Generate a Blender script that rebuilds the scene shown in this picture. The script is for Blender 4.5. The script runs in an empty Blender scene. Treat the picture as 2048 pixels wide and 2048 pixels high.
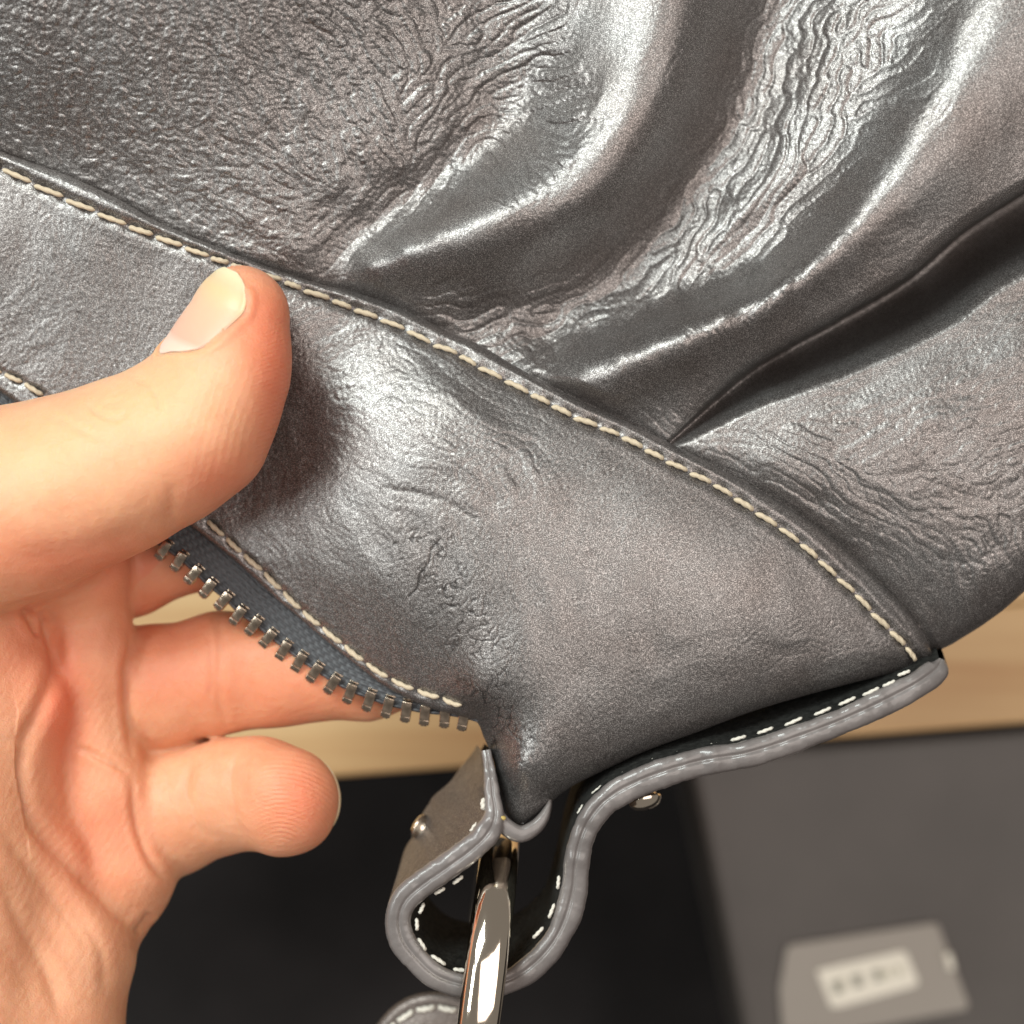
import bpy, math, random
import numpy as np
from mathutils import Vector, Matrix
rng = np.random.RandomState(7)
random.seed(7)

# ------------------------------------------------------------------ camera, world, lamps, exposure
D, HW = 230.0, 84.0            # mm: camera height over the leather, half of the field there
sc = bpy.context.scene
cam_d = bpy.data.cameras.new('camera'); cam = bpy.data.objects.new('camera', cam_d)
sc.collection.objects.link(cam); sc.camera = cam
cam.location = (0, 0, D/1000)
cam_d.sensor_width = 36; cam_d.lens = 18/(HW/D)
cam_d.clip_start = 0.01; cam_d.clip_end = 10
cam_d.dof.use_dof = True; cam_d.dof.focus_distance = (D-3)/1000; cam_d.dof.aperture_fstop = 9

w = bpy.data.worlds.new('World'); sc.world = w; w.use_nodes = True
bg = w.node_tree.nodes['Background']
bg.inputs[0].default_value = (1.0, 0.92, 0.85, 1); bg.inputs[1].default_value = 0.18

def area(name, loc, target, size, sizey, power, col):
    l = bpy.data.lights.new(name, 'AREA'); l.shape = 'RECTANGLE'; l.size = size; l.size_y = sizey
    l.energy = power; l.color = col
    o = bpy.data.objects.new(name, l); sc.collection.objects.link(o); o.location = loc
    o.rotation_euler = (Vector(target)-Vector(loc)).to_track_quat('-Z', 'Y').to_euler()
    return o
area('ceiling_or_fill_lamp', (-0.55, 0.80, 1.05), (0, 0, 0), 0.80, 0.46, 20.0, (0.92, 1.0, 0.97))
area('ceiling_or_fill_lamp', (-0.95, 0.06, 1.08), (0, 0, 0), 0.70, 0.36, 8.0, (0.96, 1.0, 0.98))
area('ceiling_or_fill_lamp', (0.52, 0.05, 1.40), (0, 0, 0), 1.3, 1.5, 14.0, (1.0, 0.89, 0.82))  # added warm fill panel, brightens the camera-facing leather and the ring
sc.view_settings.view_transform = 'Standard'; sc.view_settings.look = 'None'
sc.view_settings.exposure = 0.14; sc.view_settings.gamma = 1
sc.cycles.use_denoising = True
sc.cycles.max_bounces = 8

# ------------------------------------------------------------------ helpers
S = HW/1024.0                  # mm per unit of the 2048 layout grid on the plane z = 0
def P(px, py, z):
    px, py, z = (np.asarray(a, float) for a in (px, py, z))
    k = (D-z)/D
    return np.stack([(px-1024)*S*k, -(py-1024)*S*k, z*np.ones_like(px*k)], -1)*0.001

def mesh(name, v, f, mat, parent=None, smooth=True, attrs=None, uv=None, loc=None):
    me = bpy.data.meshes.new(name)
    v = np.ascontiguousarray(np.asarray(v, np.float32).reshape(-1, 3))
    if loc is not None: v = v-np.array(loc, np.float32)
    if isinstance(f, np.ndarray):
        n = f.shape[1]
        me.vertices.add(len(v)); me.vertices.foreach_set('co', v.ravel())
        me.loops.add(f.size); me.loops.foreach_set('vertex_index', f.astype(np.int32).ravel())
        me.polygons.add(len(f)); me.polygons.foreach_set('loop_start', np.arange(0, f.size, n, dtype=np.int32))
        try: me.polygons.foreach_set('loop_total', np.full(len(f), n, np.int32))
        except Exception: pass
        me.update(calc_edges=True)
    else:
        me.from_pydata([tuple(map(float, a)) for a in v], [], f)
    if smooth: me.shade_smooth()
    for k, a in (attrs or {}).items():
        at = me.attributes.new(k, 'FLOAT', 'POINT'); at.data.foreach_set('value', np.asarray(a, np.float32).ravel())
    if uv is not None:
        ul = me.uv_layers.new(name='UVMap'); idx = np.empty(len(me.loops), np.int32)
        me.loops.foreach_get('vertex_index', idx)
        ul.data.foreach_set('uv', np.asarray(uv, np.float32).reshape(-1, 2)[idx].ravel())
    if mat: me.materials.append(mat)
    o = bpy.data.objects.new(name, me); sc.collection.objects.link(o)
    if loc is not None: o.location = loc
    if parent: o.parent = parent
    return o

def gridfaces(nr, nc, flip=False, wrap=False):
    i = np.arange(nr*nc).reshape(nr, nc)
    if wrap: i = np.concatenate([i, i[:, :1]], 1)
    a, b, c, d = i[:-1, :-1].ravel(), i[:-1, 1:].ravel(), i[1:, 1:].ravel(), i[1:, :-1].ravel()
    return np.stack([a, d, c, b] if not flip else [a, b, c, d], 1)

def thing(o, label, cat, group=None):
    o['label'] = label; o['category'] = cat
    if group: o['group'] = group

def catmull(pts, n):
    """n samples at even arc length of a smooth curve through the points (any dimension)"""
    p = np.array(pts, float); p = np.vstack([2*p[0]-p[1], p, 2*p[-1]-p[-2]])
    out = []
    for i in range(1, len(p)-2):
        t = np.linspace(0, 1, 24, endpoint=False)[:, None]
        a, b, c, d = p[i-1], p[i], p[i+1], p[i+2]
        out.append(0.5*((2*b)+(c-a)*t+(2*a-5*b+4*c-d)*t**2+(-a+3*b-3*c+d)*t**3))
    out.append(p[-2][None]); q = np.vstack(out)
    s = np.r_[0, np.cumsum(np.linalg.norm(np.diff(q[:, :2], axis=0), axis=1))]
    ss = np.linspace(0, s[-1], n)
    return np.stack([np.interp(ss, s, q[:, k]) for k in range(q.shape[1])], 1)

def polydist(x, y, line):
    """distance to a polyline, and the arc length at the nearest point"""
    best = np.full(np.shape(x), 1e9); arc = np.zeros(np.shape(x)); s0 = 0
    for a, b in zip(line[:-1], line[1:]):
        dx, dy = b[0]-a[0], b[1]-a[1]; L = math.hypot(dx, dy)
        if L < 1e-6: continue
        t = np.clip(((x-a[0])*dx+(y-a[1])*dy)/L**2, 0, 1)
        d = np.hypot(x-a[0]-t*dx, y-a[1]-t*dy); m = d < best
        best = np.where(m, d, best); arc = np.where(m, s0+t*L, arc); s0 += L
    return best, arc

# regular sampling grid for soft fields
GX, GY, GS = np.arange(-220, 2300, 6.0), np.arange(-220, 1760, 6.0), 6.0
def tps(points, lam=0.0):
    p = np.array(points, float); x, y, h = p[:, 0]/500, p[:, 1]/500, p[:, 2]
    n = len(p)
    def U(r2): return 0.5*r2*np.log(r2+1e-12)
    K = U((x[:, None]-x)**2+(y[:, None]-y)**2)+lam*np.eye(n)
    Q = np.stack([np.ones(n), x, y], 1)
    A = np.block([[K, Q], [Q.T, np.zeros((3, 3))]])
    c = np.linalg.solve(A, np.r_[h, 0, 0, 0])
    gx, gy = np.meshgrid(GX/500, GY/500)
    out = c[n]+c[n+1]*gx+c[n+2]*gy
    for i in range(n): out += c[i]*U((gx-x[i])**2+(gy-y[i])**2)
    return out
def samp(F, x, y, gs=GS, x0=-220.0, y0=-220.0):
    """bicubic-ish (Catmull-Rom) sample of a field"""
    fx = np.clip((x-x0)/gs, 1, F.shape[1]-3.001); fy = np.clip((y-y0)/gs, 1, F.shape[0]-3.001)
    ix, iy = fx.astype(int), fy.astype(int); tx, ty = fx-ix, fy-iy
    def wts(t): return (-.5*t+t*t-.5*t**3, 1-2.5*t*t+1.5*t**3, .5*t+2*t*t-1.5*t**3, -.5*t*t+.5*t**3)
    wx, wy = wts(tx), wts(ty); out = 0
    for j in range(4):
        out = out+wy[j]*sum(wx[i]*F[iy+j-1, ix+i-1] for i in range(4))
    return out

# fine grid for the leather grain and its wrinkles: noise drawn out along a direction field
FS = 3.0; FX, FY = np.arange(-220, 2300, FS), np.arange(-220, 1760, FS)
def bandnoise(lo, hi, seed):
    r = np.random.RandomState(seed); n = r.randn(len(FY), len(FX)); F = np.fft.rfft2(n)
    ky = np.fft.fftfreq(len(FY), FS)[:, None]; kx = np.fft.rfftfreq(len(FX), FS)[None]
    k = np.hypot(kx, ky)+1e-9; lam = 1/k
    F *= np.exp(-((np.log(lam)-math.log((lo*hi)**.5))/(0.5*math.log(hi/lo)))**2)
    o = np.fft.irfft2(F, s=n.shape); return o/o.std()
def field(ctrl, power=3.0):
    """inverse distance blend of (x, y, value...) controls on the coarse grid"""
    c = np.array(ctrl, float); gx, gy = np.meshgrid(GX, GY); W = 0; out = 0
    for r in c:
        wt = 1/(((gx-r[0])**2+(gy-r[1])**2)/1e4+0.10)**(power/2); W = W+wt; out = out+wt[..., None]*r[2:]
    return out/W[..., None]
def tofine(F):
    x, y = np.meshgrid(FX, FY); return samp(F, x, y)
def lic(noise, ang, steps, h=3.0):
    x0, y0 = np.meshgrid(np.arange(len(FX), dtype=float), np.arange(len(FY), dtype=float))
    acc = noise.copy(); cx, cy = np.cos(2*ang), np.sin(2*ang)
    H, W = noise.shape
    for sgn in (1, -1):
        x, y = x0.copy(), y0.copy(); px = np.cos(ang)*sgn; py = np.sin(ang)*sgn
        for k in range(steps):
            x = np.clip(x+px*h/FS, 0, W-1.01); y = np.clip(y+py*h/FS, 0, H-1.01)
            ix, iy = x.astype(int), y.astype(int); tx, ty = x-ix, y-iy
            def bl(A): return (A[iy, ix]*(1-tx)+A[iy, ix+1]*tx)*(1-ty)+(A[iy+1, ix]*(1-tx)+A[iy+1, ix+1]*tx)*ty
            acc += bl(noise)*math.cos(0.5*math.pi*(k+1)/(steps+1))
            a = 0.5*np.arctan2(cy[iy, ix], cx[iy, ix]); nx, ny = np.cos(a), np.sin(a)
            s = np.where(nx*px+ny*py < 0, -1, 1); px, py = nx*s, ny*s
    return acc/acc.std()
def fsamp(F, x, y): return samp(F, x, y, FS)

# ------------------------------------------------------------------ materials
def newmat(name):
    m = bpy.data.materials.new(name); m.use_nodes = True; nt = m.node_tree
    b = nt.nodes['Principled BSDF']
    return m, nt, b
def N(nt, t, **kw):
    n = nt.nodes.new(t)
    for k, v in kw.items():
        if k in n.inputs: n.inputs[k].default_value = v
        else: setattr(n, k, v)
    return n
def ramp(nt, src, stops):
    r = N(nt, 'ShaderNodeValToRGB'); e = r.color_ramp.elements
    while len(e) < len(stops): e.new(0.5)
    for el, (p, c) in zip(e, stops): el.position = p; el.color = c if len(c) == 4 else (*c, 1)
    nt.links.new(src, r.inputs[0]); return r
def mixc(nt, fac, a, b, mode='MIX'):
    m = N(nt, 'ShaderNodeMix', data_type='RGBA', blend_type=mode)
    for s, v in ((m.inputs[0], fac), (m.inputs[6], a), (m.inputs[7], b)):
        if hasattr(v, 'node'): nt.links.new(v, s)
        else: s.default_value = v if not isinstance(v, tuple) else (*v, 1)
    return m.outputs[2]
def coords(nt):
    return N(nt, 'ShaderNodeTexCoord').outputs['Object']

def leather(name, base, flake, rough, metal, coat=0.0, bump=1.0):
    m, nt, b = newmat(name); L = nt.links.new; co = coords(nt)
    n1 = N(nt, 'ShaderNodeTexNoise', Scale=6000.0, Detail=1.5); L(co, n1.inputs['Vector'])      # pearl flakes
    n2 = N(nt, 'ShaderNodeTexNoise', Scale=90.0, Detail=4.0); L(co, n2.inputs['Vector'])        # mottling
    n3 = N(nt, 'ShaderNodeTexNoise', Scale=1100.0, Detail=3.0); L(co, n3.inputs['Vector'])      # fine grain
    c1 = ramp(nt, n1.outputs[0], [(0.32, tuple(x*0.6 for x in base)), (0.50, base), (0.68, flake)])
    c2 = ramp(nt, n2.outputs[0], [(0.3, (0.86, 0.81, 0.79)), (0.7, (1.0, 1.0, 1.0))])
    c = mixc(nt, 1.0, c1.outputs[0], c2.outputs[0], 'MULTIPLY')
    at = N(nt, 'ShaderNodeAttribute', attribute_name='crack')
    c = mixc(nt, at.outputs['Fac'], c, (0.02, 0.018, 0.018))
    L(c, b.inputs['Base Color'])
    mr = N(nt, 'ShaderNodeMapRange'); L(n3.outputs[0], mr.inputs[0])
    mr.inputs[1].default_value = .3; mr.inputs[2].default_value = .7
    mr.inputs[3].default_value = rough-.06; mr.inputs[4].default_value = rough+.10
    L(mr.outputs[0], b.inputs['Roughness'])
    b.inputs['Metallic'].default_value = metal
    b.inputs['Coat Weight'].default_value = coat; b.inputs['Coat Roughness'].default_value = 0.25
    bp = N(nt, 'ShaderNodeBump', Strength=0.35*bump, Distance=0.00010); L(n3.outputs[0], bp.inputs['Height'])
    bp2 = N(nt, 'ShaderNodeBump', Strength=0.6, Distance=0.00006); L(n1.outputs[0], bp2.inputs['Height'])
    L(bp.outputs[0], bp2.inputs['Normal']); L(bp2.outputs[0], b.inputs['Normal'])
    return m
M_leather = leather('pewter_leather', (0.172, 0.163, 0.159), (0.48, 0.465, 0.455), 0.385, 0.80)
M_tableather = leather('tab_leather', (0.13, 0.11, 0.10), (0.30, 0.27, 0.25), 0.42, 0.6)

def simple(name, col, rough=.5, metal=0., bump=None, coat=0., var=None, spec=.5):
    m, nt, b = newmat(name); L = nt.links.new; co = coords(nt)
    b.inputs['Base Color'].default_value = (*col, 1); b.inputs['Roughness'].default_value = rough
    b.inputs['Metallic'].default_value = metal; b.inputs['Coat Weight'].default_value = coat
    b.inputs['Specular IOR Level'].default_value = spec
    if var:
        n = N(nt, 'ShaderNodeTexNoise', Scale=var[0], Detail=4.0); L(co, n.inputs['Vector'])
        c = ramp(nt, n.outputs[0], [(.3, tuple(x*var[1] for x in col)), (.7, tuple(min(1, x*var[2]) for x in col))])
        L(c.outputs[0], b.inputs['Base Color'])
    if bump:
        n = N(nt, 'ShaderNodeTexNoise', Scale=bump[0], Detail=3.0); L(co, n.inputs['Vector'])
        bp = N(nt, 'ShaderNodeBump', Strength=bump[2] if len(bump) > 2 else .6, Distance=bump[1])
        L(n.outputs[0], bp.inputs['Height']); L(bp.outputs[0], b.inputs['Normal'])
    return m
M_edge = simple('edge_paint', (0.155, 0.138, 0.132), .34, 0, (260, .0006, .5), .35, (120, .8, 1.15))
M_suede = simple('black_suede', (0.012, 0.012, 0.011), .85, 0, (1500, .0004, 1), 0, (900, .5, 2.2), .2)
M_thread = simple('cream_thread', (0.62, 0.515, 0.37), .6, 0, (4000, .0001, .7), 0, (600, .72, 1.15))
M_wthread = simple('white_thread', (0.72, 0.68, 0.60), .55, 0, (4000, .0001, .7), 0, (600, .8, 1.1))
M_nickel = simple('nickel', (0.90, 0.80, 0.66), .08, 1.0, (120, .00025, .4))
M_tooth = simple('antique_metal', (0.56, 0.46, 0.36), .22, 1.0, (900, .00012, .6), 0, (900, .6, 1.3))
M_tape = simple('zip_tape', (0.060, 0.063, 0.069), .55, 0, (3000, .00004, .5), 0, (1400, .8, 1.2), .5)
M_box = simple('black_box_card', (0.080, 0.071, 0.064), .40, 0, (500, .0001, .4), 0, (18, .8, 1.2), .5)
M_plate = simple('label_plate', (0.34, 0.31, 0.27), .35, .0)
M_sticker = simple('sticker', (0.90, 0.86, 0.74), .6)
M_ink = simple('print', (0.35, 0.34, 0.28), .7)
M_ink2 = simple('pale_print', (0.62, 0.60, 0.48), .7)
M_floor = simple('dark_cloth', (0.014, 0.0125, 0.0125), .9, 0, None, 0, (9, .5, 1.8), .2)
M_yellow = simple('raw_cut', (0.45, 0.33, 0.10), .7)

def woodmat():
    m, nt, b = newmat('light_wood'); L = nt.links.new; co = coords(nt)
    mp = N(nt, 'ShaderNodeMapping'); mp.inputs['Scale'].default_value = (3.0, 55.0, 55.0); L(co, mp.inputs[0])
    n = N(nt, 'ShaderNodeTexNoise', Scale=1.6, Detail=6.0, Distortion=.6); L(mp.outputs[0], n.inputs['Vector'])
    c = ramp(nt, n.outputs[0], [(.28, (.46, .25, .10)), (.5, (.56, .355, .165)), (.72, (.64, .43, .215))])
    L(c.outputs[0], b.inputs['Base Color']); b.inputs['Roughness'].default_value = .5
    bp = N(nt, 'ShaderNodeBump', Strength=.4, Distance=.0002); L(n.outputs[0], bp.inputs['Height']); L(bp.outputs[0], b.inputs['Normal'])
    return m
M_wood = woodmat()

def skinmat():
    m, nt, b = newmat('skin'); L = nt.links.new; co = coords(nt)
    at = N(nt, 'ShaderNodeAttribute', attribute_name='red')
    n = N(nt, 'ShaderNodeTexNoise', Scale=150.0, Detail=6.0, Roughness=.65); L(co, n.inputs['Vector'])
    base = ramp(nt, n.outputs[0], [(.3, (.62, .30, .165)), (.7, (.72, .395, .235))])
    c = mixc(nt, at.outputs['Fac'], base.outputs[0], (.72, .195, .105))
    at2 = N(nt, 'ShaderNodeAttribute', attribute_name='pale')
    c = mixc(nt, at2.outputs['Fac'], c, (.74, .47, .265))
    L(c, b.inputs['Base Color'])
    b.inputs['Roughness'].default_value = .48; b.inputs['Specular IOR Level'].default_value = .35
    b.inputs['Subsurface Weight'].default_value = .75
    b.inputs['Subsurface Radius'].default_value = (1.0, .34, .18); b.inputs['Subsurface Scale'].default_value = .0028
    v = N(nt, 'ShaderNodeTexVoronoi', Scale=1700.0, feature='DISTANCE_TO_EDGE'); 
    dn = N(nt, 'ShaderNodeTexNoise', Scale=700.0, Detail=3.0); L(co, dn.inputs['Vector'])
    ad = N(nt, 'ShaderNodeVectorMath', operation='MULTIPLY_ADD'); L(dn.outputs['Color'], ad.inputs[0])
    ad.inputs[1].default_value = (.0012, .0012, .0012); L(co, ad.inputs[2]); L(ad.outputs[0], v.inputs['Vector'])
    b1 = N(nt, 'ShaderNodeBump', Strength=.5, Distance=.00012); L(v.outputs[0], b1.inputs['Height'])
    b2 = N(nt, 'ShaderNodeBump', Strength=.6, Distance=.00026); L(dn.outputs[0], b2.inputs['Height'])
    L(b1.outputs[0], b2.inputs['Normal'])
    at3 = N(nt, 'ShaderNodeAttribute', attribute_name='fine')
    b3 = N(nt, 'ShaderNodeBump', Strength=1.0, Distance=.00009); L(at3.outputs['Fac'], b3.inputs['Height']); L(b2.outputs[0], b3.inputs['Normal'])
    L(b3.outputs[0], b.inputs['Normal'])
    return m
M_skin = skinmat()
def nailmat():
    m, nt, b = newmat('nail'); L = nt.links.new
    at = N(nt, 'ShaderNodeAttribute', attribute_name='len')
    c = ramp(nt, at.outputs['Fac'], [(.0, (.76, .54, .44)), (.13, (.74, .50, .40)), (.20, (.70, .38, .28)), (.55, (.72, .42, .28)), (.76, (.68, .46, .26)), (.84, (.64, .46, .28)), (.95, (.68, .56, .36))])
    L(c.outputs[0], b.inputs['Base Color']); b.inputs['Roughness'].default_value = .42
    b.inputs['Subsurface Weight'].default_value = .4; b.inputs['Subsurface Radius'].default_value = (1, .5, .3)
    b.inputs['Subsurface Scale'].default_value = .001
    return m
M_nail = nailmat()

# ------------------------------------------------------------------ background setting
def solid(name, corners, z0, z1, mat, parent=None, bevel=0.0, loc=None):
    """prism whose top outline is given on the layout grid at height z0, straight down to z1"""
    top = np.array([P(a, b, z0) for a, b in corners]); bot = top.copy(); bot[:, 2] = z1*.001
    n = len(corners); v = np.vstack([top, bot])
    f = [tuple(range(n))[::-1], tuple(range(n, 2*n))]+[(i, (i+1) % n, n+(i+1) % n, n+i) for i in range(n)]
    o = mesh(name, v, f, mat, parent, smooth=False, loc=loc)
    import bmesh
    bm = bmesh.new(); bm.from_mesh(o.data); bmesh.ops.recalc_face_normals(bm, faces=bm.faces)
    if bevel: bmesh.ops.bevel(bm, geom=list(bm.edges), offset=bevel, segments=3, affect='EDGES', profile=.5)
    bm.to_mesh(o.data); bm.free()
    return o
fl = mesh('floor', [(-1.6, -1.4, -.42), (1.6, -1.4, -.42), (1.6, 1.6, -.42), (-1.6, 1.6, -.42)], [(0, 1, 2, 3)], M_floor, smooth=False)
fl['kind'] = 'structure'
ZW = -150
board = bpy.data.objects.new('wooden_bench', None); sc.collection.objects.link(board)
bl = tuple(P(1100, 1200, -135)); board.location = bl
thing(board, 'light wood bench top with a straight front edge, blurred behind the bag', 'bench')
def yl(x): return 1607-0.078*x
for k, (o0, o1) in enumerate([(0, 238), (239.5, 470), (471.5, 720), (721.5, 1000)]):
    x0, x1 = -900, 3200
    b_ = solid('plank', [(x0, yl(x0)-o0), (x1, yl(x1)-o0), (x1, yl(x1)-o1), (x0, yl(x0)-o1)], ZW, ZW-24, M_wood, board, .0012, loc=None)
    b_.location = -Vector(bl)
# dark box with a plate and a sticker
box = bpy.data.objects.new('black_box', None); sc.collection.objects.link(box)
bx = tuple(P(1900, 1800, -190)); box.location = bx
thing(box, 'black card box with a grey label plate on its lid, below the wooden bench', 'box')
BZ = -190
o = solid('lid', [(1372, 1508), (2700, 1405), (2850, 2400), (1560, 2420)], BZ, BZ-26, M_box, box, .003); o.location = -Vector(bx)
o = solid('base', [(1384, 1517), (2690, 1415), (2840, 2390), (1572, 2410)], BZ-26.5, BZ-110, M_box, box, .003); o.location = -Vector(bx)
pl = solid('label_plate', [(1580, 1890), (1866, 1846), (1878, 1852), (1938, 2008), (1934, 2020), (1690, 2066), (1580, 2080), (1566, 2070), (1558, 1980), (1572, 1900)], BZ+1.6, BZ+.2, M_plate, box, .0004); pl.location = -Vector(bx)
st = solid('price_sticker', [(1634, 1943), (1645, 1938), (1800, 1903), (1812, 1905), (1836, 1962), (1832, 1972), (1680, 2014), (1662, 2014)], BZ+2.2, BZ+1.7, M_sticker, pl); st.location = (0, 0, 0)
def quadink(name, x, y, wd, hg, mat):
    a = math.radians(-14); c, s = math.cos(a), math.sin(a)
    pts = [(x+u*c-v*s, y+u*s+v*c) for u, v in ((-wd, -hg), (wd, -hg), (wd, hg), (-wd, hg))]
    q = solid(name, pts, BZ+2.6, BZ+2.3, mat, pl); q.location = (0, 0, 0)
for x, y, wd, hg, mt in [(1675, 1975, 9, 12, M_ink), (1687, 1967, 3, 10, M_ink2), (1715, 1962, 10, 12, M_ink), (1754, 1951, 7, 11, M_ink), (1767, 1949, 4, 8, M_ink2), (1778, 1946, 4, 8, M_ink2), (1799, 1941, 6, 9, M_ink2)]:
    quadink('printed_mark', x, y, wd, hg, mt)
gl = solid('plate_highlight', [(1888, 1908), (1902, 1905), (1912, 1938), (1898, 1942)], BZ+3.2, BZ+1.2, M_sticker, box, .0005); gl.location = -Vector(bx)  # small cream solid standing in for a bright highlight on the plate

# ------------------------------------------------------------------ the bag
bag = bpy.data.objects.new('handbag', None); sc.collection.objects.link(bag)
thing(bag, 'pewter metallic leather handbag with cream stitching, open zip and ring tab', 'handbag')

U_st = [(-180, 262), (-80, 300), (0, 335), (64, 366), (127, 396), (191, 424), (254, 451), (307, 471), (366, 493), (419, 514), (500, 541), (567, 562), (604, 578), (662, 599), (705, 617), (758, 636), (811, 659), (864, 686), (917, 708), (954, 731), (1007, 758), (1060, 786), (1102, 808), (1145, 832), (1198, 853), (1242, 871), (1288, 896), (1330, 920), (1378, 943), (1426, 967), (1468, 993), (1510, 1023), (1558, 1053), (1601, 1086), (1638, 1118), (1675, 1155), (1712, 1187), (1744, 1224), (1781, 1261), (1813, 1293), (1834, 1325)]
U_ed = [(-180, 222), (-80, 262), (0, 302), (132, 350), (240, 400), (318, 445), (424, 490), (530, 532), (640, 568), (720, 588), (790, 612), (880, 655), (960, 690), (1024, 728), (1130, 785), (1230, 832), (1352, 892), (1440, 938), (1530, 985), (1600, 1028), (1680, 1088), (1745, 1150), (1800, 1205), (1840, 1255), (1862, 1300), (1868, 1320)]
L_ed = [(-180, 690), (-80, 738), (0, 784), (53, 822), (120, 868), (200, 925), (290, 985), (374, 1047), (420, 1082), (465, 1118), (510, 1158), (552, 1198), (590, 1229), (623, 1258), (665, 1293), (705, 1325), (759, 1366), (810, 1395), (862, 1417), (910, 1430), (952, 1443), (968, 1475), (985, 1515), (997, 1560), (1006, 1600), (1020, 1632), (1042, 1648), (1068, 1632), (1103, 1604), (1140, 1575), (1203, 1543), (1289, 1503), (1395, 1464), (1501, 1424), (1607, 1392), (1713, 1364), (1819, 1338), (1864, 1322)]
L_st = [(-100, 700), (-50, 724), (5, 747), (45, 765), (87, 792), (150, 838), (230, 895), (320, 965), (411, 1039), (449, 1074), (484, 1107), (525, 1143), (563, 1182), (602, 1221), (641, 1254), (685, 1290), (728, 1325), (778, 1358), (830, 1381), (881, 1397), (925, 1414)]

band_pts = [(-150, 240, 0), (0, 320, 0), (200, 420, 0), (430, 505, -.6), (560, 550, -2.8), (750, 610, -4.4), (900, 680, -3.8), (1020, 742, -2.2), (1250, 870, 0), (1500, 1000, 0), (1700, 1130, -2), (1845, 1290, -6),
 (0, 500, -1.6), (200, 600, -3), (0, 680, -4.8), (100, 780, -5.8), (-150, 480, -1.4), (300, 540, -2.0), (250, 700, -4.6), (150, 860, -7), (0, 780, -6.4), (-150, 700, -5.4),
 (450, 750, -4), (500, 850, -5.5), (560, 740, -3.4), (590, 640, -2.5), (545, 900, -5.4), (480, 1000, -7), (400, 900, -6), (380, 1040, -8),
 (680, 700, -2.8), (700, 820, -.8), (800, 790, .8), (900, 790, 1.8), (800, 900, 2.6), (950, 880, 3.8), (880, 990, 3.8), (650, 900, -2.2), (625, 760, -2.6), (600, 820, -3.8),
 (640, 1010, -2.4), (780, 1080, 1.4), (900, 1150, 3.4), (990, 1260, 4.2), (1035, 1400, 3.2), (1032, 1540, 1.8), (1040, 1640, -2.5),
 (460, 1110, -8), (550, 1190, -8), (700, 1315, -7.4), (820, 1392, -6.4), (930, 1432, -5.2), (975, 1480, -4.8), (1000, 1570, -3.6),
 (560, 1110, -6), (640, 1170, -4.6), (720, 1230, -3.6), (800, 1290, -2.6), (880, 1340, -1.4), (940, 1400, -.6), (750, 1160, -.4), (840, 1220, .9), (915, 1300, 1.4), (975, 1400, 1.4),
 (1100, 1000, 4.3), (1200, 1150, 4.8), (1150, 1350, 4.0), (1350, 1050, 3.6), (1500, 1150, 3.0), (1300, 1300, 3.6), (1600, 1250, .8), (1450, 1350, 1.8), (1300, 1450, .6), (1150, 1500, 1.4), (1720, 1310, -2.8), (1100, 1590, -1.6), (1230, 1530, -1.6), (1500, 1420, -1.6), (1620, 1388, -3), (1850, 1328, -6.5),
 (1900, 1500, -8), (1300, 1650, -8), (800, 1600, -9), (400, 1400, -12), (0, 1000, -8)]
BT = tps(band_pts, .0004)

def lines(*ls):
    out = []
    for l in ls:
        L_ = sum(math.hypot(b[0]-a[0], b[1]-a[1]) for a, b in zip(l[:-1], l[1:])); out += [tuple(r) for r in catmull(l, max(3, int(L_/65)))]
    return out
seam_b = [(-150, 240, -3), (0, 318, -3), (250, 415, -3), (450, 505, -3.4), (600, 560, -5), (700, 590, -6), (900, 680, -6), (1020, 745, -5), (1250, 850, -3), (1352, 905, -3), (1460, 955, -2.2), (1600, 1040, -2.4), (1730, 1140, -3.6), (1830, 1250, -6.2)]
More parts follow.
